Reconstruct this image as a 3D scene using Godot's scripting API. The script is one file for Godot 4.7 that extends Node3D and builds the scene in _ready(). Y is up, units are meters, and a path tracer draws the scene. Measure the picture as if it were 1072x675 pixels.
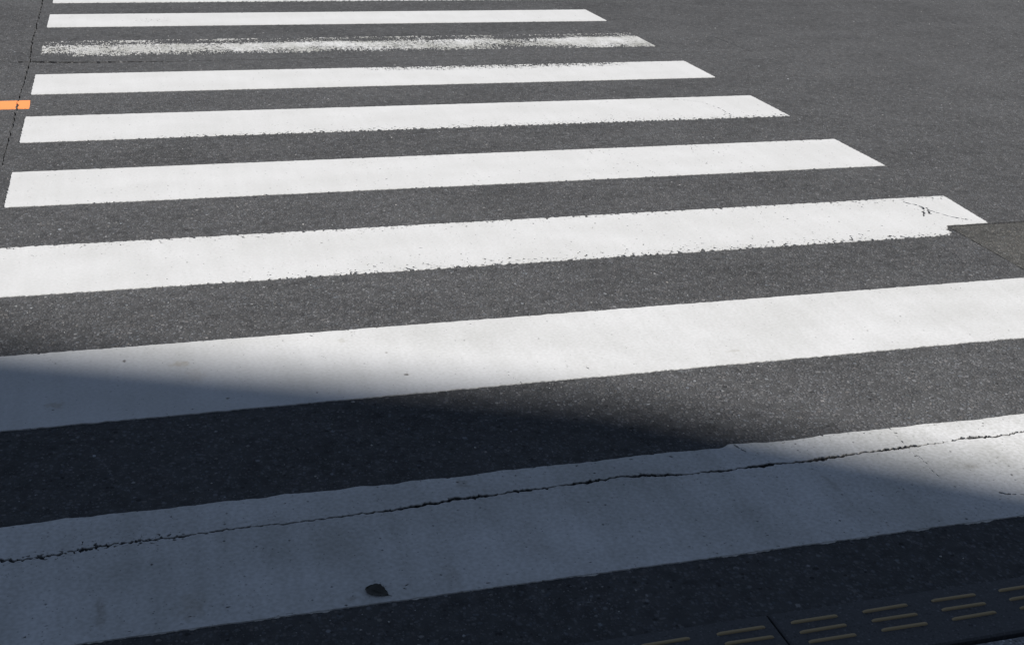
extends Node3D

# Zebra crossing seen from the sidewalk. x runs along the road, -z across it, y up, metres.
# The stripes are 0.45 m wide and 0.45 m apart, which fixes the scale and the camera.

const CAM_H := 1.5128
const STRIPE_FAR := -9.7278      # far edge of the farthest stripe
const XL := -0.4944              # left end of the stripes
const XR := 3.1700               # right end of the stripes
const PAINT := 0.0030            # thickness of the thermoplastic paint

class Shape:
	var p := PackedVector3Array()
	var n := PackedVector3Array()
	var t := PackedVector2Array()
	var t2 := PackedVector2Array()
	var s := 4.096
	var s2 := 18.0
	var off := Vector2.ZERO
	func v(a: Vector3, nn: Vector3):
		p.append(a); n.append(nn)
		t.append(Vector2(a.x / s + a.y * 0.21, a.z / s + a.y * 0.13) + off)
		t2.append(Vector2(a.x / s2 + 0.37, a.z / s2 + 0.61))
	func tri(a: Vector3, b: Vector3, c: Vector3):
		var nn := (c - a).cross(b - a)
		if nn.length_squared() < 1e-16: return
		nn = nn.normalized()
		v(a, nn); v(b, nn); v(c, nn)
	func quad(a: Vector3, b: Vector3, c: Vector3, d: Vector3):
		tri(a, b, c); tri(a, c, d)
	func flat(a: Vector2, b: Vector2, c: Vector2, y: float):
		# one upward triangle, wound clockwise seen from above
		var up := Vector3.UP
		if (b - a).cross(c - a) < 0.0:
			v(Vector3(a.x, y, a.y), up); v(Vector3(c.x, y, c.y), up); v(Vector3(b.x, y, b.y), up)
		else:
			v(Vector3(a.x, y, a.y), up); v(Vector3(b.x, y, b.y), up); v(Vector3(c.x, y, c.y), up)
	func mesh() -> ArrayMesh:
		var a := []
		a.resize(Mesh.ARRAY_MAX)
		a[Mesh.ARRAY_VERTEX] = p; a[Mesh.ARRAY_NORMAL] = n; a[Mesh.ARRAY_TEX_UV] = t; a[Mesh.ARRAY_TEX_UV2] = t2
		var m := ArrayMesh.new()
		m.add_surface_from_arrays(Mesh.PRIMITIVE_TRIANGLES, a)
		return m

var M := {}
var taken := {}
var rng := RandomNumberGenerator.new()
var n_low := FastNoiseLite.new()
var n_mid := FastNoiseLite.new()
var n_fine := FastNoiseLite.new()
var n_chip := FastNoiseLite.new()

func _ready():
	rng.seed = 71
	# ---------------------------------------------------------------- camera, sky, sun, exposure
	var cam := Camera3D.new()
	cam.name = "camera"
	cam.fov = 28.398
	cam.near = 0.05
	cam.far = 3000.0
	cam.transform = Transform3D(Basis(Vector3.UP, -0.2982) * Basis(Vector3.RIGHT, -0.4027) * Basis(Vector3.BACK, 0.0419), Vector3(0, CAM_H, 0))
	add_child(cam)
	cam.current = true

	var sky_m := ProceduralSkyMaterial.new()
	sky_m.sky_top_color = Color(0.415, 0.476, 0.578)
	sky_m.sky_horizon_color = Color(0.62, 0.68, 0.75)
	sky_m.sky_curve = 0.12
	sky_m.ground_bottom_color = Color(0.12, 0.12, 0.12)
	sky_m.ground_horizon_color = Color(0.40, 0.46, 0.52)
	sky_m.sun_angle_max = 6.0
	var sky := Sky.new()
	sky.sky_material = sky_m
	var env := Environment.new()
	env.background_mode = Environment.BG_SKY
	env.sky = sky
	env.background_energy_multiplier = 0.5
	env.tonemap_mode = Environment.TONE_MAPPER_LINEAR
	env.tonemap_exposure = 1.38
	env.sdfgi_enabled = true
	env.ssao_enabled = true
	env.ssil_enabled = true
	var we := WorldEnvironment.new()
	we.environment = env
	add_child(we)

	# the sun stands behind the right shoulder, 39 degrees up; its azimuth is the line along
	# which the corner of the unseen building added behind draws the shadow on the near stripe
	var sun := DirectionalLight3D.new()
	sun.name = "sun"
	sun.light_energy = 1.6
	sun.light_color = Color(1.0, 0.985, 0.97)
	sun.light_angular_distance = 0.53
	sun.shadow_enabled = true
	var el := deg_to_rad(39.0)
	var to_sun := Vector3(0.81 * cos(el), sin(el), 0.586 * cos(el)).normalized()
	sun.look_at_from_position(to_sun * 50.0, Vector3.ZERO, Vector3.UP)
	add_child(sun)

	noises()
	materials()
	ground_and_road()
	sidewalk()
	building()
	stripes()
	orange_line()
	kerb_blocks()
	leaf()
	pebbles()

# -------------------------------------------------------------------- helpers
func numbered(called: String) -> String:
	var k: int = taken.get(called, -1) + 1
	taken[called] = k
	return called if k == 0 else "%s_%03d" % [called, k]

func obj(called: String, mesh: Mesh, m: Material, parent: Node = self) -> MeshInstance3D:
	var o := MeshInstance3D.new()
	o.name = numbered(called) if parent == self else called
	o.mesh = mesh
	o.material_override = m
	parent.add_child(o, true)
	return o

func tag(o: Node, label: String, category: String, group := ""):
	o.set_meta("label", label)
	o.set_meta("category", category)
	if group != "": o.set_meta("group", group)

func structure(o: Node):
	o.set_meta("kind", "structure")

func at_height(x: float, z: float, h: float) -> Vector3:
	# a point read on the road plane, moved along its line of sight up to the real height of the thing
	var k := 1.0 - h / CAM_H
	return Vector3(x * k, h, z * k)

func noises():
	for a in [[n_low, 2.2, 11, 3], [n_mid, 16.0, 12, 3], [n_fine, 55.0, 13, 2], [n_chip, 105.0, 14, 2]]:
		var f: FastNoiseLite = a[0]
		f.noise_type = FastNoiseLite.TYPE_SIMPLEX_SMOOTH
		f.frequency = a[1]
		f.seed = a[2]
		f.fractal_octaves = a[3]

func lin(r: float, g: float, b: float) -> Color:
	return Color(r, g, b).linear_to_srgb()

# -------------------------------------------------------------------- materials
func byte_of(linear_value: float) -> int:
	return clampi(int(Color(linear_value, 0, 0).linear_to_srgb().r * 255.0 + 0.5), 0, 255)

func asphalt_images(size: int, seed_value: int, count: int) -> Array:
	# stones of 2 to 10 mm set in bitumen, one texel is 2 mm; the picture wraps round
	var r := RandomNumberGenerator.new()
	r.seed = seed_value
	var tone := PackedByteArray()
	tone.resize(size * size * 3)
	var high := PackedByteArray()
	high.resize(size * size)
	tone.fill(byte_of(0.080))
	high.fill(70)
	var mask := size - 1
	var patchy := FastNoiseLite.new()
	patchy.seed = seed_value
	patchy.noise_type = FastNoiseLite.TYPE_SIMPLEX_SMOOTH
	patchy.frequency = 0.10
	patchy.fractal_octaves = 2
	var blotch := patchy.get_seamless_image(size, size, false, false, 0.08).get_data()
	for i in count:
		var cx := r.randi() & mask
		var cy := r.randi() & mask
		var pick := r.randf()
		var rad := 0.8 + 1.7 * r.randf() * r.randf()
		if pick > 0.985: rad += 0.9
		var base := 0.114 * exp(r.randfn(0.0, 0.16)) * (0.60 + 0.80 * blotch[cy * size + cx] / 255.0)
		if pick > 0.990: base *= 1.5
		elif pick < 0.012: base *= 0.45
		var warm := r.randfn(0.0, 0.03)
		var br := byte_of_fast(base * (1.0 + warm))
		var bg := byte_of_fast(base)
		var bb := byte_of_fast(base * (1.02 - warm))
		var h := 120 + r.randi() % 110
		var sx := 0.8 + r.randf() * 0.5
		var ir := int(ceil(rad * 1.3))
		var rr := rad * rad
		for dy in range(-ir, ir + 1):
			var row := ((cy + dy) & mask) * size
			for dx in range(-ir, ir + 1):
				if dx * dx * sx + dy * dy / sx <= rr:
					var k := row + ((cx + dx) & mask)
					high[k] = h
					k *= 3
					tone[k] = br
					tone[k + 1] = bg
					tone[k + 2] = bb
	# pits where a stone has come out
	for i in 2600:
		var cx := r.randi() & mask
		var cy := r.randi() & mask
		var rad := 1.2 + 2.0 * r.randf() * r.randf()
		var ir := int(ceil(rad * 1.4))
		for dy in range(-ir, ir + 1):
			for dx in range(-ir, ir + 1):
				if dx * dx * 0.6 + dy * dy + r.randf() * 2.0 <= rad * rad:
					var k := ((cy + dy) & mask) * size + ((cx + dx) & mask)
					high[k] = 10
					for c in 3: tone[k * 3 + c] = 58
	return [Image.create_from_data(size, size, false, Image.FORMAT_RGB8, tone), Image.create_from_data(size, size, false, Image.FORMAT_L8, high)]

func tex(im: Image) -> ImageTexture:
	return ImageTexture.create_from_image(im)

func drift_image(size: int, seed_value: int, lo: float, hi: float, stretch: float) -> Image:
	# slow changes of tone over many metres, drawn out along the road, with finer blotches
	var a := FastNoiseLite.new()
	a.seed = seed_value; a.frequency = 7.0 / size; a.fractal_octaves = 5; a.noise_type = FastNoiseLite.TYPE_SIMPLEX_SMOOTH
	var b := FastNoiseLite.new()
	b.seed = seed_value + 5; b.frequency = 40.0 / size; b.fractal_octaves = 4; b.noise_type = FastNoiseLite.TYPE_SIMPLEX_SMOOTH
	var r := RandomNumberGenerator.new()
	r.seed = seed_value
	var d := PackedByteArray()
	d.resize(size * size)
	for y in size:
		for x in size:
			var q := 0.5 + 0.24 * r.randfn(0.0, 1.0) + 0.28 * a.get_noise_2d(x / stretch, y) + 0.30 * b.get_noise_2d(x / 1.6, y)
			d[y * size + x] = int(255.0 * clampf(lo + (hi - lo) * q, 0.0, 1.0))
	return Image.create_from_data(size, size, false, Image.FORMAT_L8, d)

func materials():
	var im := asphalt_images(2048, 5, 300000)
	var hi: Image = im[1].duplicate()
	hi.bump_map_to_normal_map(2.2)
	var t_tone := tex(im[0])
	var t_norm := tex(hi)
	var t_drift := tex(drift_image(1024, 21, 0.80, 1.04, 3.2))
	for q in [["asphalt", Color(0.99, 0.995, 1.0)], ["patch", Color(1.0, 0.995, 0.965)]]:
		var m := StandardMaterial3D.new()
		m.albedo_texture = t_tone
		m.albedo_color = q[1]
		m.roughness = 0.86
		m.metallic_specular = 0.28
		m.normal_enabled = true
		m.normal_texture = t_norm
		m.normal_scale = 0.65
		m.detail_enabled = true
		m.detail_blend_mode = BaseMaterial3D.BLEND_MODE_MUL
		m.detail_uv_layer = BaseMaterial3D.DETAIL_UV_2
		m.detail_albedo = t_drift
		m.texture_filter = BaseMaterial3D.TEXTURE_FILTER_LINEAR_WITH_MIPMAPS_ANISOTROPIC
		M[q[0]] = m
	M.old_paint = plain(0.50, 0.49, 0.46, 0.8)
	M.soil = plain(0.030, 0.028, 0.026, 0.95)
	M.stone = plain(1, 1, 1, 0.75)
	M.stone.vertex_color_use_as_albedo = true
	M.rib = plain(0.38, 0.29, 0.16, 0.65)
	M.leaf = plain(0.035, 0.033, 0.026, 0.7)
	M.pebble = plain(0.42, 0.41, 0.38, 0.8)
	# concrete of the kerb blocks and slabs
	M.concrete = speckled(0.075, 0.30, 31, 0.8)
	M.slab = speckled(0.20, 0.75, 37, 0.7)
	M.wall = speckled(0.38, 0.10, 41, 0.9)
	M.frame = plain(0.10, 0.10, 0.11, 0.4)
	M.glass = plain(0.03, 0.04, 0.05, 0.06)
	M.door = plain(0.12, 0.08, 0.05, 0.5)
	M.roofing = plain(0.16, 0.16, 0.17, 0.8)
	M.bump = t_norm

func plain(r: float, g: float, b: float, rough: float) -> StandardMaterial3D:
	var m := StandardMaterial3D.new()
	m.albedo_color = lin(r, g, b)
	m.roughness = rough
	return m

func speckled(base: float, spread: float, seed_value: int, rough: float) -> StandardMaterial3D:
	var size := 512
	var r := RandomNumberGenerator.new()
	r.seed = seed_value
	var d := PackedByteArray()
	d.resize(size * size)
	for k in size * size: d[k] = byte_of_fast(base * (1.0 + 0.12 * (r.randf() - 0.5)))
	for i in 26000:
		var b := byte_of_fast(base * exp(r.randfn(0.0, spread)))
		var cx := r.randi() % size
		var cy := r.randi() % size
		var w := 1 + r.randi() % 3
		var h := 1 + r.randi() % 3
		for y in h:
			for x in w:
				d[((cy + y) % size) * size + (cx + x) % size] = b
	var m := StandardMaterial3D.new()
	m.albedo_texture = tex(Image.create_from_data(size, size, false, Image.FORMAT_L8, d))
	m.albedo_color = Color(0.97, 0.98, 1.0)
	m.roughness = rough
	m.uv1_triplanar = true
	m.uv1_world_triplanar = true
	m.uv1_scale = Vector3.ONE * 1.25
	return m

func byte_of_fast(v: float) -> int:
	return clampi(int((1.055 * pow(clampf(v, 0.0032, 1.0), 0.4167) - 0.055) * 255.0 + 0.5), 0, 255)

# -------------------------------------------------------------------- cracks
# the crack that runs along the road through the nearest stripe
const CRACK_PX := [-0.338, -0.3, -0.227, -0.166, -0.103, -0.035, 0.028, 0.073, 0.124, 0.169, 0.226, 0.33, 0.393, 0.48, 0.546, 0.626, 0.682, 0.715, 0.774, 0.82, 0.891, 0.963, 1.037, 1.13, 1.198, 1.262, 1.296, 1.337, 1.426, 1.528, 1.589, 1.693, 1.789, 1.86, 1.9, 1.964, 2.058, 2.155]
const CRACK_PZ := [-2.395, -2.388, -2.395, -2.403, -2.407, -2.407, -2.408, -2.409, -2.413, -2.415, -2.41, -2.411, -2.413, -2.414, -2.42, -2.428, -2.428, -2.425, -2.434, -2.432, -2.434, -2.437, -2.443, -2.432, -2.418, -2.422, -2.414, -2.42, -2.42, -2.417, -2.421, -2.426, -2.427, -2.43, -2.427, -2.439, -2.43, -2.436]
# x, half width: where it gapes and where it closes
const CRACK_WX := [-0.60, -0.34, -0.22, -0.16, -0.09, -0.02, 0.02, 0.08, 0.30, 0.46, 0.52, 0.62, 0.68, 0.74, 0.79, 0.88, 0.95, 1.02, 1.10, 1.16, 1.22, 1.28, 1.33, 1.40, 1.43, 1.48, 1.54, 1.62, 1.66, 1.75, 1.80, 1.86, 1.93, 2.01, 2.04, 2.12, 2.30]
const CRACK_W := [0.0016, 0.0022, 0.0014, 0.0026, 0.0010, 0.0018, 0.0026, 0.0024, 0.0021, 0.0026, 0.0040, 0.0044, 0.0052, 0.0016, 0.0042, 0.0014, 0.0046, 0.0020, 0.0044, 0.0036, 0.0016, 0.0038, 0.0018, 0.0056, 0.0044, 0.0020, 0.0054, 0.0040, 0.0022, 0.0042, 0.0046, 0.0020, 0.0014, 0.0050, 0.0042, 0.0026, 0.0030]

func table(px: Array, py: Array, x: float) -> float:
	if x <= px[0]: return py[0]
	for i in range(1, px.size()):
		if x <= px[i]:
			return lerpf(py[i - 1], py[i], (x - px[i - 1]) / (px[i] - px[i - 1]))
	return py[-1]

func crack_z(x: float) -> float:
	return table(CRACK_PX, CRACK_PZ, x) + 0.0030 * n_mid.get_noise_2d(x * 1.5, 7.3) + 0.0042 * n_fine.get_noise_2d(x * 0.9, 3.1)

func crack_w(x: float) -> float:
	return maxf(0.0008, (1.4 if x > 0.4 else 1.25) * table(CRACK_WX, CRACK_W, x) * (1.0 + 0.55 * n_fine.get_noise_2d(x * 1.3, 91.0)))

func ribbon(pts: Array, w0: float, w1: float, step: float, seed_y: float) -> PackedVector2Array:
	# a thin ragged polygon along a line; half width runs from w0 to w1
	var line: Array[Vector2] = []
	for i in pts.size() - 1:
		var a: Vector2 = pts[i]
		var b: Vector2 = pts[i + 1]
		var c := maxi(1, int(a.distance_to(b) / step))
		for k in c: line.append(a.lerp(b, float(k) / c))
	line.append(pts[-1])
	var left := PackedVector2Array()
	var right := PackedVector2Array()
	var s := 0.0
	for i in line.size():
		var d := (line[mini(i + 1, line.size() - 1)] - line[maxi(i - 1, 0)]).normalized()
		var nn := Vector2(-d.y, d.x)
		var u := float(i) / (line.size() - 1)
		var w := lerpf(w0, w1, u) * maxf(0.35, 1.0 + 0.8 * n_mid.get_noise_2d(s * 1.4, seed_y + 40.0))
		var sway := 0.009 * n_mid.get_noise_2d(s * 0.7, seed_y)
		left.append(line[i] + nn * (sway + w))
		right.append(line[i] + nn * (sway - w))
		s += step
	right.reverse()
	left.append_array(right)
	return left

func cut(polys: Array, hole: PackedVector2Array) -> Array:
	var out := []
	for q in polys:
		for r in Geometry2D.clip_polygons(q, hole):
			if not Geometry2D.is_polygon_clockwise(r) and r.size() > 2: out.append(r)
			elif r.size() > 2: out.append(r)
	return out

func rect(x0: float, z0: float, x1: float, z1: float) -> PackedVector2Array:
	return PackedVector2Array([Vector2(x0, z0), Vector2(x1, z0), Vector2(x1, z1), Vector2(x0, z1)])

func slab_of(st: Shape, q: PackedVector2Array, y: float, depth: float):
	var ix := Geometry2D.triangulate_polygon(q)
	for k in range(0, ix.size(), 3):
		st.flat(q[ix[k]], q[ix[k + 1]], q[ix[k + 2]], y)
	for k in q.size():
		var a := q[k]
		var b := q[(k + 1) % q.size()]
		st.quad(Vector3(a.x, y, a.y), Vector3(b.x, y, b.y), Vector3(b.x, y - depth, b.y), Vector3(a.x, y - depth, a.y))

# -------------------------------------------------------------------- ground and road
func ground_and_road():
	var g := Shape.new()
	g.flat(Vector2(-900, -1400), Vector2(900, -1400), Vector2(900, 400), -0.032)
	g.flat(Vector2(-900, -1400), Vector2(900, 400), Vector2(-900, 400), -0.032)
	structure(obj("ground", g.mesh(), M.soil))

	var near_edge := -1.866
	var st := Shape.new()
	var polys := []
	# near bay, cut through by the long crack
	var groove := PackedVector2Array()
	var back := PackedVector2Array()
	var x := -8.2
	while x <= 10.2:
		var zc := crack_z(x)
		var w := crack_w(x)
		groove.append(Vector2(x, zc - w))
		back.append(Vector2(x, zc + w))
		x += 0.008
	back.reverse()
	groove.append_array(back)
	for bay in [rect(-8, -5, 3.7, near_edge), rect(3.7, -5, 10, near_edge)]:
		var q := cut([bay], groove)
		q = cut(q, patch_outline(0.0))
		q = cut(q, ribbon([Vector2(-0.545, -5.1), Vector2(-0.548, -4.6), Vector2(-0.54, -3.9)], 0.0020, 0.0008, 0.02, 3.0))
		q = cut(q, ribbon([Vector2(4.7, -4.46), Vector2(4.2, -4.38), Vector2(3.61, -4.40), Vector2(3.465, -4.408), Vector2(3.346, -4.426), Vector2(3.28, -4.385)], 0.0026, 0.0007, 0.015, 51.0))
		polys.append_array(q)
	# far bay, split by the joint beside the crossing and notched by the joint across the lane
	var far_q := cut([rect(-8, -14, 10, -5)], ribbon([Vector2(-0.57, -14.1), Vector2(-0.564, -9.41), Vector2(-0.556, -8.34), Vector2(-0.559, -7.98), Vector2(-0.54, -7.38), Vector2(-0.545, -6.57), Vector2(-0.542, -5.84), Vector2(-0.546, -4.9)], 0.0058, 0.0020, 0.03, 9.0))
	far_q = cut(far_q, ribbon([Vector2(-0.60, -7.36), Vector2(-0.53, -7.365), Vector2(-0.45, -7.345), Vector2(-0.295, -7.325), Vector2(0.209, -7.309)], 0.024, 0.010, 0.02, 15.0))
	far_q = cut(far_q, ribbon([Vector2(0.19, -7.309), Vector2(1.6, -7.32), Vector2(3.4, -7.29), Vector2(4.6, -7.30)], 0.0040, 0.0010, 0.03, 25.0))
	far_q = cut(far_q, ribbon([Vector2(3.73, -7.27), Vector2(3.715, -7.48), Vector2(3.709, -7.64), Vector2(3.688, -7.78)], 0.0010, 0.0024, 0.015, 61.0))
	polys.append_array(far_q)
	# the rest of the road, up and down the street and over to the far side
	polys.append_array([rect(-80, -14, -8, near_edge), rect(10, -14, 80, near_edge), rect(-80, -90, 80, -14)])
	for q in polys: slab_of(st, q, 0.0, 0.030)
	var road := obj("road", st.mesh(), M.asphalt)
	structure(road)

	var pt := Shape.new()
	pt.off = Vector2(0.37, 0.21)
	slab_of(pt, patch_outline(0.009), -0.003, 0.028)
	structure(obj("asphalt_patch", pt.mesh(), M.patch))

	# stones that stand out of the worn bitumen
	var stone := Shape.new()
	var ring := []
	for k in 6:
		var a := k * TAU / 6.0 + 0.3 * sin(k * 2.7)
		ring.append(Vector3(cos(a) * (0.8 + 0.25 * sin(k * 1.9)), 0.0, sin(a) * (0.8 + 0.2 * cos(k * 2.3))))
	for k in 6:
		var a: Vector3 = ring[k]
		var b: Vector3 = ring[(k + 1) % 6]
		var a2 := Vector3(a.x * 0.62, 1.0, a.z * 0.62)
		var b2 := Vector3(b.x * 0.62, 1.0, b.z * 0.62)
		stone.quad(b, a, a2, b2)
		stone.tri(Vector3(0, 1.12, 0), b2, a2)
	var mm := MultiMesh.new()
	mm.transform_format = MultiMesh.TRANSFORM_3D
	mm.use_colors = true
	mm.mesh = stone.mesh()
	var count := 42000
	mm.instance_count = count
	for i in count:
		var z := -1.88 - 8.6 * pow(rng.randf(), 1.25)
		var wide := 0.35 + 0.83 * (-z)
		var px := -1.2 + wide * 1.05 * rng.randf()
		var r := 0.0015 + 0.0028 * rng.randf() * rng.randf()
		if rng.randf() < 0.06: r += 0.0020 + 0.0025 * rng.randf()
		var tone := 0.108 * exp(rng.randfn(0.0, 0.24))
		if rng.randf() < 0.10: tone *= 2.0
		tone = clampf(tone, 0.03, 0.55)
		var warm := rng.randfn(0.0, 0.03)
		mm.set_instance_transform(i, Transform3D(Basis(Vector3.UP, rng.randf() * TAU).scaled(Vector3(r * (0.8 + 0.6 * rng.randf()), 0.0004 + r * 0.25, r)), Vector3(px, -0.0002, z)))
		mm.set_instance_color(i, Color(tone * (1.0 + warm), tone, tone * (1.0 - warm)))
	var mi := MultiMeshInstance3D.new()
	mi.name = "exposed_aggregate"
	mi.multimesh = mm
	mi.material_override = M.stone
	mi.set_meta("kind", "stuff")
	road.add_child(mi)

func patch_outline(shrink: float) -> PackedVector2Array:
	var q := PackedVector2Array()
	var c := [Vector2(2.955 + shrink, -3.985 + shrink), Vector2(4.60 - shrink, -3.99 + shrink), Vector2(4.60 - shrink, -2.95 - shrink), Vector2(2.935 + shrink, -2.95 - shrink)]
	for i in 4:
		var a: Vector2 = c[i]
		var b: Vector2 = c[(i + 1) % 4]
		for k in 40:
			var v := a.lerp(b, k / 40.0)
			q.append(v + Vector2(n_fine.get_noise_2d(v.y * 0.5, 50.0 + shrink * 900.0), n_fine.get_noise_2d(v.x * 0.5, 60.0 + shrink * 900.0)) * 0.005)
	return q

# -------------------------------------------------------------------- sidewalk and the shadow-casting building added behind
func sidewalk():
	var root := Node3D.new()
	root.name = "sidewalk"
	structure(root)
	add_child(root)
	var bed := Shape.new()
	slab_of(bed, rect(-30, -1.684, 40, 14.4), -0.012, 0.02)
	obj("bed", bed.mesh(), M.soil, root)
	var kinds := []
	for k in 3: kinds.append(bevel_box(0.296, 0.03, 0.296, 0.004))
	for i in range(-4, 14):
		for j in range(0, 6):
			var o := obj("paving_slab", kinds[(i * 7 + j * 3 + 30) % 3], M.slab, root)
			o.position = Vector3(0.06 + i * 0.3, -0.016 + 0.001 * ((i * 5 + j * 11 + 40) % 3), -1.525 + j * 0.3)

func bevel_box(w: float, h: float, d: float, c: float) -> ArrayMesh:
	# a block whose top edges are chamfered; the origin lies in the middle of its base
	var st := Shape.new()
	var a := w / 2.0
	var b := d / 2.0
	var lo := [Vector3(-a, 0, -b), Vector3(a, 0, -b), Vector3(a, 0, b), Vector3(-a, 0, b)]
	var top := []
	var hi := []
	for q in lo:
		top.append(q + Vector3(0, h - c, 0))
		hi.append(q + Vector3(-c * signf(q.x), h, -c * signf(q.z)))
	for k in 4:
		var e := (k + 1) % 4
		st.quad(lo[e], lo[k], top[k], top[e])
		st.quad(top[e], top[k], hi[k], hi[e])
	st.quad(hi[0], hi[1], hi[2], hi[3])
	st.quad(lo[3], lo[2], lo[1], lo[0])
	return st.mesh()

func box(w: float, h: float, d: float) -> BoxMesh:
	var m := BoxMesh.new()
	m.size = Vector3(w, h, d)
	return m

func building():
	# unseen shadow caster added behind the camera, shaped as a block of flats: its right corner and the slanted cut of its upper
	# storeys draw the edge of the shadow over the two nearest stripes
	var hh := 24.0
	var k := 1.0 / tan(deg_to_rad(39.0))
	var cx := 1.15 + hh * k * 0.81
	var cz := -2.865 + hh * k * 0.586
	var root := Node3D.new()
	root.name = "shadow_caster_building"
	root.position = Vector3(cx, 0, cz)
	tag(root, "unseen pale block of flats added behind the sidewalk to cast the road shadow, slanted upper storeys", "building")
	add_child(root)
	var prof := [Vector2(0, 0), Vector2(0, hh), Vector2(-3.4, hh + 4.92), Vector2(-21, hh + 4.92), Vector2(-21, 0)]
	var st := Shape.new()
	var depth := 12.0
	for i in prof.size():
		var a: Vector2 = prof[i]
		var b: Vector2 = prof[(i + 1) % prof.size()]
		if i == 1 or i == 2: continue
		st.quad(Vector3(a.x, a.y, 0), Vector3(b.x, b.y, 0), Vector3(b.x, b.y, depth), Vector3(a.x, a.y, depth))
	for z in [0.0, depth]:
		for i in range(1, prof.size() - 1):
			st.tri(Vector3(prof[0].x, prof[0].y, z), Vector3(prof[i].x, prof[i].y, z), Vector3(prof[i + 1].x, prof[i + 1].y, z))
	obj("wall", st.mesh(), M.wall, root)
	var rf := Shape.new()
	for i in [1, 2]:
		var a: Vector2 = prof[i]
		var b: Vector2 = prof[i + 1]
		rf.quad(Vector3(a.x, a.y, 0), Vector3(b.x, b.y, 0), Vector3(b.x, b.y, depth), Vector3(a.x, a.y, depth))
	obj("roof", rf.mesh(), M.roofing, root)
	for s in 9:  # invented windows and door dress the added shadow caster
		for c in 6:
			if s == 0 and c == 3: continue
			var w := obj("window", box(1.8, 1.5, 0.08), M.frame, root)
			w.position = Vector3(-4.6 - c * 2.9 + (1.3 if s < 8 else 0.0), 1.75 + s * 2.9, -0.03)
			for e in [-1, 1]:
				var p := obj("pane", box(0.82, 1.36, 0.02), M.glass, w)
				p.position = Vector3(e * 0.44, 0, -0.042)
	var dr := obj("door", box(1.2, 2.2, 0.08), M.door, root)
	dr.position = Vector3(-4.6 - 3 * 2.9 + 1.3, 1.1, -0.03)
	var hd := obj("handle", box(0.03, 0.4, 0.05), M.frame, dr)
	hd.position = Vector3(0.48, 0, -0.06)

# -------------------------------------------------------------------- paint
func paint_sheet(x0: float, z0: float, x1: float, z1: float, step: float, y: float, field: Callable, st: Shape):
	# walks a grid over the marking and keeps the inside of field > 0; whole cells are joined along x,
	# cut cells follow the outline, and every outline gets a wall down to the road
	var nx := int(ceil((x1 - x0) / step)) + 1
	var nz := int(ceil((z1 - z0) / step)) + 1
	var prev := PackedFloat32Array()
	var cur := PackedFloat32Array()
	for j in nz:
		prev = cur
		cur = PackedFloat32Array()
		cur.resize(nx)
		var z := z0 + j * step
		for i in nx:
			cur[i] = field.call(x0 + i * step, z)
		if j == 0: continue
		var za := z - step
		var start := -1
		for i in nx - 1:
			var a := prev[i]
			var b := prev[i + 1]
			var c := cur[i + 1]
			var d := cur[i]
			if a > 0.0 and b > 0.0 and c > 0.0 and d > 0.0:
				if start < 0: start = i
				continue
			if start >= 0:
				strip(st, x0 + start * step, x0 + i * step, za, z, y)
				start = -1
			if a <= 0.0 and b <= 0.0 and c <= 0.0 and d <= 0.0: continue
			var pos := [Vector2(x0 + i * step, za), Vector2(x0 + (i + 1) * step, za), Vector2(x0 + (i + 1) * step, z), Vector2(x0 + i * step, z)]
			var val := [a, b, c, d]
			var q: Array[Vector2] = []
			var edge: Array[Vector2] = []
			for k in 4:
				var e := (k + 1) % 4
				var p: float = val[k]
				var r: float = val[e]
				if p > 0.0: q.append(pos[k])
				if (p > 0.0) != (r > 0.0):
					var u: Vector2 = pos[k].lerp(pos[e], clampf(p / (p - r), 0.02, 0.98))
					q.append(u)
					edge.append(u)
			for k in range(1, q.size() - 1):
				st.flat(q[0], q[k], q[k + 1], y)
			for k in range(0, edge.size() - 1, 2):
				st.quad(Vector3(edge[k].x, y, edge[k].y), Vector3(edge[k + 1].x, y, edge[k + 1].y), Vector3(edge[k + 1].x, 0, edge[k + 1].y), Vector3(edge[k].x, 0, edge[k].y))
		if start >= 0: strip(st, x0 + start * step, x0 + (nx - 1) * step, za, z, y)

func strip(st: Shape, xa: float, xb: float, za: float, zb: float, y: float):
	st.flat(Vector2(xa, za), Vector2(xb, za), Vector2(xb, zb), y)
	st.flat(Vector2(xa, za), Vector2(xb, zb), Vector2(xa, zb), y)

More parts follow.
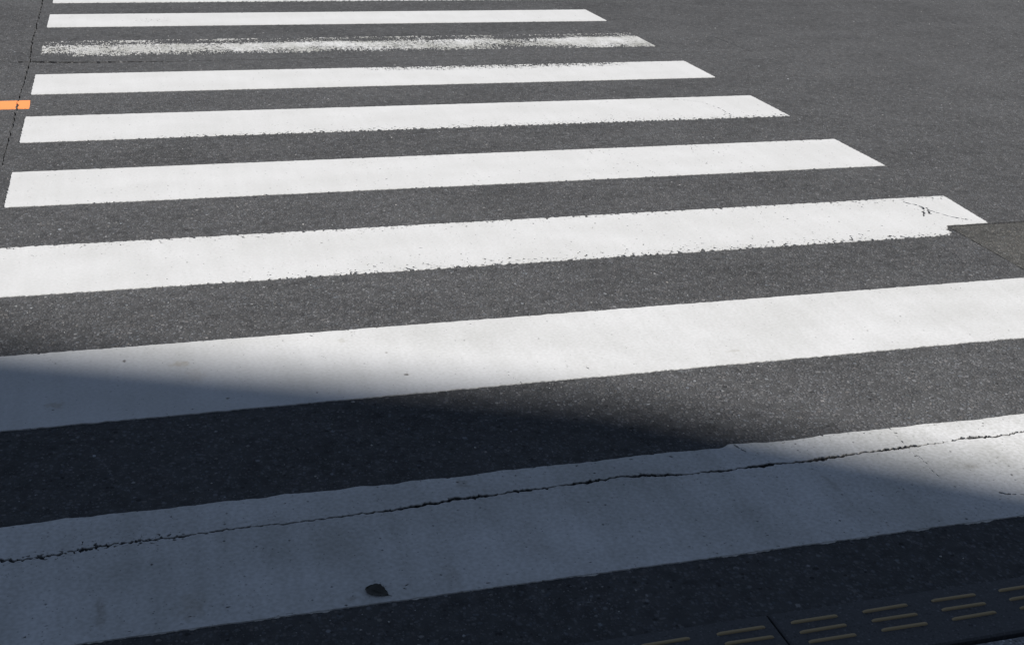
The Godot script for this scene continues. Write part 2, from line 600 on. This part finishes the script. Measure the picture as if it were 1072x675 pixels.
func paint_material(seed_value: int, w: int, dirt: float, specks: int, stains: Array, x0: float, z0: float) -> StandardMaterial3D:
	# dirt trodden and driven into the paint: blotches, streaks across the stripe, specks, stains
	var h := w / 8
	var px := 4.096 / w
	var a := FastNoiseLite.new()
	a.seed = seed_value; a.frequency = 2.0; a.fractal_octaves = 4; a.noise_type = FastNoiseLite.TYPE_SIMPLEX_SMOOTH
	var b := FastNoiseLite.new()
	b.seed = seed_value + 3; b.frequency = 70.0; b.fractal_octaves = 3; b.noise_type = FastNoiseLite.TYPE_SIMPLEX_SMOOTH
	var r := RandomNumberGenerator.new()
	r.seed = seed_value
	var d := PackedByteArray()
	d.resize(w * h * 3)
	for y in h:
		for x in w:
			var fx := x * px
			var fz := y * px
			var dim := 0.35 + 0.55 * a.get_noise_2d(fx, fz * 1.6) + 0.28 * a.get_noise_2d(fx * 7.0, fz * 0.8 + 9.0) + 0.55 * b.get_noise_2d(fx, fz)
			var v := 1.0 - dirt * clampf(dim, -0.3, 1.4)
			var k := (y * w + x) * 3
			d[k] = clampi(int(247.0 * v), 0, 255)
			d[k + 1] = clampi(int(247.0 * v), 0, 255)
			d[k + 2] = clampi(int(246.0 * (v - dirt * 0.10 * clampf(dim, 0.0, 1.4))), 0, 255)
	for i in specks:
		var cx := r.randi() % w
		var cy := r.randi() % h
		var rad := 0.4 + 0.9 * r.randf() * r.randf() / (px / 0.002)
		var tone := 0.55 + 0.38 * r.randf()
		if r.randf() < 0.10: tone *= 0.5
		var ir := int(ceil(rad))
		for dy in range(-ir, ir + 1):
			for dx in range(-ir, ir + 1):
				if dx * dx + dy * dy > rad * rad: continue
				var k := (((cy + dy + h) % h) * w + (cx + dx + w) % w) * 3
				for c in 3: d[k + c] = int(d[k + c] * tone)
	for s in stains:
		# x, z, half length, half width, strength, r, g, b
		var ix: int = int((s[0] - x0) / px)
		var iz: int = int((s[1] - z0) / px)
		var rx: int = int(s[2] / px)
		var rz: int = int(s[3] / px)
		for dy in range(-rz * 2, rz * 2 + 1):
			for dx in range(-rx * 2, rx * 2 + 1):
				var xx: int = ix + dx
				var yy: int = iz + dy
				if xx < 0 or yy < 0 or xx >= w or yy >= h: continue
				var e: float = sqrt(float(dx * dx) / (rx * rx) + float(dy * dy) / (rz * rz))
				e += 0.7 * b.get_noise_2d(xx * px * 0.55, yy * px * 0.55)
				var m: float = 0.6 * s[4] * (1.0 - smoothstep(0.35, 1.15, e)) * (0.75 + 0.5 * b.get_noise_2d(xx * px * 2.0, yy * px * 2.0 + 4.0))
				if m <= 0.0: continue
				var k := (yy * w + xx) * 3
				for c in 3: d[k + c] = clampi(int(lerpf(d[k + c], d[k + c] * s[5 + c], m)), 0, 255)
	var m := StandardMaterial3D.new()
	m.albedo_texture = tex(Image.create_from_data(w, h, false, Image.FORMAT_RGB8, d))
	m.albedo_color = lin(0.62, 0.622, 0.622)
	m.roughness = 0.72
	m.metallic_specular = 0.35
	m.texture_filter = BaseMaterial3D.TEXTURE_FILTER_LINEAR_WITH_MIPMAPS_ANISOTROPIC
	return m

func line_dist(x: float, z: float, l: Array) -> float:
	var best := 9.0
	var v := Vector2(x, z)
	for i in l.size() - 1:
		var c := Geometry2D.get_closest_point_to_segment(v, l[i], l[i + 1])
		best = minf(best, v.distance_to(c))
	return best

# per stripe: ragged edge, wear at the far edge, wear at the near edge, chips inside
var look := [
	{rag = 0.006, far = 0.3, near = 0.55, chip = 0.10},
	{rag = 0.003, far = 0.02, near = 0.02, chip = 0.02},
	{rag = 0.006, far = 0.9, near = 0.9, chip = 0.6},
	{rag = 0.003, far = 0.12, near = 0.0, chip = 0.0},
	{rag = 0.004, far = 0.02, near = 0.52, chip = 0.01},
	{rag = 0.003, far = 0.22, near = 0.10, chip = 0.02},
	{rag = 0.0040, far = 0.46, near = 0.56, chip = 0.01},
	{rag = 0.0035, far = 0.06, near = 0.02, chip = 0.0},
	{rag = 0.0022, far = 0.04, near = 0.06, chip = 0.0},
]
var now := {}

func stripe_field(x: float, z: float) -> float:
	var v := z - float(now.z0)
	var i: int = now.i
	var rag: float = now.rag
	var u0 := 0.449 - v
	if v < -0.012 or u0 < -0.012 or x < XL - 0.01 or x > XR + 0.01: return -1.0
	var d_far := v + 0.8 * rag * n_mid.get_noise_2d(x, 5.0 * i) + 0.7 * rag * n_fine.get_noise_2d(x * 0.7, z * 0.6 + 3.0 * i)
	var d_near := u0 + 0.8 * rag * n_mid.get_noise_2d(x, 5.0 * i + 2.5) + 0.7 * rag * n_fine.get_noise_2d(x * 0.7, z * 0.6 + 3.0 * i)
	var ends := minf(x - XL, XR - x) + 0.003 * n_fine.get_noise_2d(z, 3.0 * i)
	if i == 6: ends = minf(ends - (z + 4.33) * 0.085, maxf(-3.985 - z + 0.004 * n_mid.get_noise_2d(x, 1.0), 2.948 - (z + 3.985) * 0.42 - x + 0.02 * n_fine.get_noise_2d(x * 0.5, z)))
	if i == 8:
		# the far edge of the newest coat runs a little wavy and has one small lip
		d_far += 0.008 * n_mid.get_noise_2d(x * 0.35, 77.0)
		d_far += 0.012 * exp(-pow((x - 1.366) / 0.018, 2.0))
	var f := minf(minf(d_far, d_near), ends) / 0.004
	if f < -1.5: return f
	if i == 2:
		# driven bare: what is left sits in drifts along the middle
		var q := v / 0.449
		var cover := 0.62 - 2.6 * pow(absf(q - 0.56), 2.0) * 2.0
		if q < 0.34: cover = lerpf(cover, -0.16, smoothstep(0.34, 0.22, q))
		cover += 0.42 * n_low.get_noise_2d(x * 1.3, z * 2.0) + 0.25 * n_mid.get_noise_2d(x * 0.5, z * 0.8)
		if q < 0.09 or q > 0.93: cover += 0.16
		cover += 0.40 * smoothstep(2.45, 2.75, x) * smoothstep(0.15, 0.3, q)
		cover -= 0.50 * smoothstep(-0.20, -0.44, x) * q
		cover -= 0.28 * exp(-pow((x - 2.36) / 0.16, 2.0))
		return minf(f, (cover - 0.44 + 0.75 * n_fine.get_noise_2d(x * 0.55, z * 0.75) + 0.95 * n_chip.get_noise_2d(x * 1.15, z * 1.15)) * 3.0)
	var wf: float = now.far
	var wn: float = now.near
	if i == 0: wn *= smoothstep(0.0, 1.2, x) + 0.3
	if i == 5: wf *= smoothstep(0.3, 1.2, x)
	if i == 6: wn *= smoothstep(-0.3, 0.7, x)
	if i == 4: wn *= smoothstep(-0.5, 0.6, x) + 0.25
	var wear: float = wf * exp(-maxf(d_far, 0.0) / 0.045) + wn * exp(-maxf(d_near, 0.0) / 0.055) + float(now.chip)
	if i == 3:
		var band := smoothstep(1.0, 1.5, x) * smoothstep(2.9, 2.6, x)
		wear += 0.58 * band * smoothstep(0.15, 0.06, v + 0.03 * n_mid.get_noise_2d(x * 0.4, z))
		wear += 0.15 * smoothstep(0.5, 1.0, x) * smoothstep(0.08, 0.0, v)
	if i == 1: wear += 0.33 * exp(-pow((x - 0.15) / 0.2, 2.0)) * exp(-pow((v - 0.25) / 0.10, 2.0))
	if wear > 0.015:
		var fine := 1.25 if i == 3 else 0.65
		var nn := 0.85 * n_chip.get_noise_2d(x * fine * 0.6, z * fine * 1.4 + i) + 0.40 * n_mid.get_noise_2d(x * 1.2, z * 1.2 + i)
		f = minf(f, (0.62 - wear - nn) * 5.0)
	for l in now.lines:
		var w: float = l[0]
		var dd := line_dist(x + 0.006 * n_mid.get_noise_2d(x * 2.0, z * 2.0), z + 0.006 * n_mid.get_noise_2d(x * 2.0 + 50.0, z * 2.0), l[1])
		if dd < 0.03: f = minf(f, (dd - w * (0.9 + 1.3 * n_fine.get_noise_2d(x, z))) / 0.004)
	if i == 8:
		var cz: float = table_now(x)
		var dz := absf(z - cz)
		if dz < 0.06:
			var cw: float = now.cw
			f = minf(f, (dz - cw * 1.08) / 0.004)
			# where the crack is wide its lips have crumbled
			var crumb := maxf(0.0, cw - 0.0028) * 110.0 + (0.68 if x < 0.03 else 0.0)
			var nn := n_chip.get_noise_2d(x * 0.7, z * 1.1)
			f = minf(f, (0.70 - crumb * exp(-dz / (0.022 if x < 0.03 else 0.012)) - nn) * 4.0)
	return f

func table_now(x: float) -> float:
	# crack position by column, kept from one row to the next
	var k := int(round((x + 1.0) * 1000.0))
	var c = now.cache.get(k)
	if c == null:
		c = Vector2(crack_z(x), crack_w(x))
		now.cache[k] = c
	now.cw = c.y
	return c.x

func stripes():
	var labels := [
		"white crosswalk stripe with a frayed edge, farthest across from the kerb ribs",
		"clean white crosswalk stripe lying beyond the badly worn one",
		"badly worn crosswalk stripe, mostly scraped down to grey asphalt",
		"white crosswalk stripe scuffed along its far edge, next to the badly worn one",
		"white crosswalk stripe with chipped near edge beside the tip of the orange line",
		"clean white crosswalk stripe with hairline cracks, between two stripes with chipped edges",
		"white crosswalk stripe whose end is cut off by the brownish asphalt patch",
		"white crosswalk stripe half in shadow, smooth and without a long crack",
		"dirty white crosswalk stripe split lengthwise by a long crack, a dark leaf on it",
	]
	var cracks := {
		4: [[0.0022, [Vector2(2.62, -6.10), Vector2(2.75, -6.07), Vector2(2.837, -6.02), Vector2(2.872, -5.87), Vector2(2.871, -5.66)]]],
		5: [[0.0013, [Vector2(2.42, -5.25), Vector2(2.50, -5.10), Vector2(2.60, -4.95)]], [0.0012, [Vector2(1.95, -5.24), Vector2(2.02, -5.05), Vector2(2.10, -4.79)]], [0.0012, [Vector2(2.42, -5.22), Vector2(2.36, -5.0), Vector2(2.40, -4.78)]]],
		6: [[0.0050, [Vector2(2.95, -4.28), Vector2(3.00, -4.19), Vector2(2.97, -4.12)]], [0.0045, [Vector2(2.99, -4.20), Vector2(2.93, -4.10)]], [0.0030, [Vector2(2.99, -4.17), Vector2(3.03, -4.08), Vector2(3.09, -4.02)]]],
		7: [[0.0012, [Vector2(0.95, -2.98), Vector2(0.93, -3.04)]], [0.0012, [Vector2(1.18, -2.98), Vector2(1.15, -3.06)]]],
		8: [[0.0013, [Vector2(1.815, -2.545), Vector2(1.808, -2.457), Vector2(1.803, -2.362), Vector2(1.795, -2.264)]], [0.0022, [Vector2(1.375, -2.535), Vector2(1.385, -2.50)]], [0.0014, [Vector2(1.385, -2.50), Vector2(1.39, -2.47)]], [0.0032, [Vector2(1.90, -2.175), Vector2(1.945, -2.158), Vector2(2.05, -2.15)]]],
	}
	var stains := {
		8: [[1.905, -2.305, 0.026, 0.017, 0.75, 0.72, 0.70, 0.66], [1.865, -2.315, 0.022, 0.014, 0.35, 0.75, 0.74, 0.7], [0.55, -2.14, 0.02, 0.06, 0.3, 0.7, 0.66, 0.6], [0.66, -2.49, 0.018, 0.02, 0.5, 0.62, 0.57, 0.5], [0.03, -2.15, 0.03, 0.05, 0.35, 0.72, 0.66, 0.56], [-0.14, -2.17, 0.012, 0.06, 0.6, 0.6, 0.56, 0.5], [1.52, -2.30, 0.012, 0.05, 0.5, 0.66, 0.64, 0.6], [0.75, -2.23, 0.03, 0.09, 0.22, 0.7, 0.66, 0.6], [0.33, -2.30, 0.05, 0.1, 0.2, 0.7, 0.66, 0.6], [0.335, -2.105, 0.016, 0.008, 0.5, 0.6, 0.55, 0.5]],
		7: [[0.062, -3.285, 0.030, 0.020, 0.55, 0.78, 0.70, 0.58], [-0.255, -3.095, 0.024, 0.022, 0.55, 0.76, 0.68, 0.56], [0.52, -3.35, 0.012, 0.02, 0.4, 0.7, 0.68, 0.6], [1.62, -3.06, 0.03, 0.008, 0.5, 0.75, 0.72, 0.66], [0.10, -3.20, 0.03, 0.05, 0.25, 0.8, 0.72, 0.62], [0.17, -3.046, 0.006, 0.007, 1.6, 0.35, 0.33, 0.3], [0.654, -3.094, 0.008, 0.006, 1.6, 0.4, 0.38, 0.35], [-0.085, -3.331, 0.005, 0.008, 1.4, 0.4, 0.38, 0.35], [-0.261, -3.069, 0.004, 0.005, 1.4, 0.4, 0.38, 0.35], [0.63, -3.246, 0.005, 0.005, 1.3, 0.4, 0.38, 0.35]],
	}
	var dirt := [0.05, 0.05, 0.26, 0.05, 0.05, 0.05, 0.06, 0.08, 0.15]
	var specks := [150, 150, 1500, 200, 200, 300, 600, 900, 3600]
	for i in 9:
		var z0 := STRIPE_FAR + 0.9 * i
		now = {i = i, z0 = z0, rag = look[i].rag, far = look[i].far, near = look[i].near, chip = look[i].chip, lines = cracks.get(i, []), cache = {}, cw = 0.0}
		var st := Shape.new()
		st.s = 4.096
		st.off = Vector2(0.5 / 4.096, 0.0)
		paint_sheet(XL - 0.012, z0 - 0.016, XR + 0.012, z0 + 0.465, 0.004 if i > 5 or i == 2 else 0.005, PAINT, stripe_field, st)
		# the texture is eight times as long as it is wide: stretch v to match and start it at the far edge
		for k in st.p.size():
			st.t[k] = Vector2((st.p[k].x + 0.5) / 4.096, (st.p[k].z - z0 + 0.02) / 0.512)
		var o := obj("crosswalk_stripe", st.mesh(), paint_material(300 + i * 17, 2048 if i > 5 else 1024, dirt[i], specks[i], stains.get(i, []), -0.5, z0 - 0.02))
		tag(o, labels[i], "crosswalk stripe", "stripes of the zebra crossing")
		if i == 8:
			# an older coat shows as a thin sliver along the near edge
			var under := Shape.new()
			var sliver := func(x: float, z: float) -> float:
				return minf(z + 2.095, -2.0788 - z + 0.009 * n_mid.get_noise_2d(x * 0.5, 31.0) + 0.004 * n_fine.get_noise_2d(x, 33.0)) / 0.004
			paint_sheet(XL, -2.10, XR, -2.06, 0.004, 0.0012, sliver, under)
			obj("older_coat", under.mesh(), M.old_paint, o)

func orange_field(x: float, z: float) -> float:
	var f := minf(minf(z + 6.452, -6.290 - z), -0.489 - x + (z + 6.37) * 0.02) / 0.004
	f += 0.5 * n_fine.get_noise_2d(x, z)
	var d := absf(x + 0.546 - 0.006 * n_mid.get_noise_2d(z, 2.0))
	var gape := 0.0026 + 0.006 * exp(-pow((z + 6.34) / 0.035, 2.0))
	return minf(f, (d - gape * (1.0 + 0.7 * n_fine.get_noise_2d(z, 8.0))) / 0.004)

func orange_line():
	var st := Shape.new()
	paint_sheet(-4.2, -6.47, -0.47, -6.27, 0.005, PAINT, orange_field, st)
	var m := plain(0.84, 0.30, 0.10, 0.7)
	m.metallic_specular = 0.35
	tag(obj("lane_line", st.mesh(), m), "orange painted lane line ending just beside the crosswalk", "road marking")

# -------------------------------------------------------------------- kerb blocks
func rib_mesh() -> ArrayMesh:
	# a low rounded bar, 103 mm long
	var st := Shape.new()
	var half := 0.0515
	var prof := [Vector2(-0.0036, 0.0), Vector2(-0.0033, 0.0028), Vector2(-0.0020, 0.0044), Vector2(0.0, 0.0048), Vector2(0.0020, 0.0044), Vector2(0.0033, 0.0028), Vector2(0.0036, 0.0)]
	var stations := [[-half, 0.25, 0.55], [-half + 0.002, 0.7, 0.85], [-half + 0.007, 1.0, 1.0], [half - 0.007, 1.0, 1.0], [half - 0.002, 0.7, 0.85], [half, 0.25, 0.55]]
	for i in stations.size() - 1:
		for k in prof.size() - 1:
			var a: Vector2 = prof[k]
			var b: Vector2 = prof[k + 1]
			var s = stations[i]
			var e = stations[i + 1]
			st.quad(Vector3(s[0], a.y * s[1], a.x * s[2]), Vector3(e[0], a.y * e[1], a.x * e[2]), Vector3(e[0], b.y * e[1], b.x * e[2]), Vector3(s[0], b.y * s[1], b.x * s[2]))
	return st.mesh()

func kerb_blocks():
	var top := 0.012
	var a := at_height(1.134, -1.8715, top)
	var b := at_height(1.134, -1.7040, top)
	var pitch := 0.1600 * (1.0 - top / CAM_H)
	var length := pitch * 6.0
	var depth := b.z - a.z
	var body := bevel_box(length - 0.004, top + 0.03, depth, 0.004)
	var rib := rib_mesh()
	var rows := [-1.8395, -1.8075, -1.7755]
	var root := Node3D.new()
	for i in range(-2, 3):
		var o := Node3D.new()
		o.name = numbered("kerb_block")
		o.position = Vector3(a.x + (i + 0.5) * length, -0.03, (a.z + b.z) / 2.0)
		tag(o, "dark concrete kerb block with rows of raised cream ribs", "kerb block", "ribbed kerb blocks along the sidewalk")
		add_child(o)
		obj("body", body, M.concrete, o)
		for g in 6:
			for r in 3:
				var q := obj("rib", rib, M.rib, o)
				var zz: float = at_height(0, rows[r], top + 0.006).z
				q.position = Vector3(-length / 2.0 + pitch * (g + 0.5) + 0.004 + 0.0025 * r, top + 0.0298, zz - o.position.z)
				q.rotation.y = 0.012 * sin(g * 2.1 + r * 1.7 + i)
	root.free()

# -------------------------------------------------------------------- small things
func leaf():
	# a dry dark leaf on the near stripe, its edges curled a little
	var st := Shape.new()
	var root := Node3D.new()
	root.name = "fallen_leaf"
	tag(root, "small dark dry leaf lying on the cracked near stripe", "leaf")
	add_child(root)
	var len_ := 0.052
	var wid := 0.0175
	var rows := 14
	var grid := []
	for i in rows + 1:
		var u := float(i) / rows
		var hw := wid * pow(sin(PI * pow(u, 0.72)), 0.75) * (1.0 + 0.10 * sin(i * 2.3)) + 0.0006
		if u > 0.86: hw *= 0.8
		var line := []
		for k in 9:
			var s := k / 4.0 - 1.0
			var y := 0.0010 + 0.0045 * s * s * (0.4 + 0.6 * sin(u * 3.0 + 0.6)) + 0.0012 * sin(u * 9.0 + s * 2.0)
			line.append(Vector3((u - 0.5) * len_, maxf(y, 0.0006), s * hw))
		grid.append(line)
	for dy in [0.0, -0.0004]:
		for i in rows:
			for k in 8:
				var d := Vector3(0, dy, 0)
				st.quad(grid[i][k] + d, grid[i + 1][k] + d, grid[i + 1][k + 1] + d, grid[i][k + 1] + d)
	for e in [0, 8]:
		for i in rows:
			st.quad(grid[i][e], grid[i + 1][e], grid[i + 1][e] + Vector3(0, -0.0004, 0), grid[i][e] + Vector3(0, -0.0004, 0))
	obj("blade", st.mesh(), M.leaf, root)
	var sm := Shape.new()
	for i in rows + 2:
		var x0 := -0.5 * len_ + len_ * i / rows
		var x1 := x0 + len_ / rows
		for c in 4:
			var q := func(x: float, k: int) -> Vector3: return Vector3(x, 0.0016 + 0.0006 * sin(k * PI / 2.0), 0.0007 * cos(k * PI / 2.0))
			sm.quad(q.call(x0, c), q.call(x1, c), q.call(x1, c + 1), q.call(x0, c + 1))
	obj("midrib", sm.mesh(), M.leaf, root)
	root.position = Vector3(0.391, PAINT, -2.115)
	root.rotation.y = -0.72

func pebbles():
	var st := Shape.new()
	var ico := []
	for j in 5:
		var row := []
		var phi := PI * j / 4.0
		for k in 8:
			var th := TAU * k / 8.0
			var r := 1.0 + 0.18 * sin(k * 2.1 + j * 1.3) + 0.1 * cos(k * 3.7)
			row.append(Vector3(sin(phi) * cos(th) * r, cos(phi) * 0.62, sin(phi) * sin(th) * r * 0.75))
		ico.append(row)
	for j in 4:
		for k in 8:
			st.quad(ico[j][k], ico[j][(k + 1) % 8], ico[j + 1][(k + 1) % 8], ico[j + 1][k])
	var mesh := st.mesh()
	for s in [[0.395, -2.015, 2.6], [0.905, -2.005, 2.4], [0.49, -2.72, 3.2], [0.735, -2.655, 3.4], [1.60, -1.972, 3.0], [1.645, -1.955, 2.2], [0.10, -2.62, 2.4], [0.335, -2.60, 2.8], [0.845, -1.945, 2.0], [1.25, -2.665, 2.4]]:
		var o := obj("pebble", mesh, M.pebble)
		o.position = Vector3(s[0], s[2] * 0.00058, s[1])
		o.scale = Vector3.ONE * s[2] * 0.001
		o.rotation.y = s[0] * 37.0
		tag(o, "tiny pale pebble lying loose on the shaded asphalt", "pebble", "loose pebbles on the shaded asphalt")
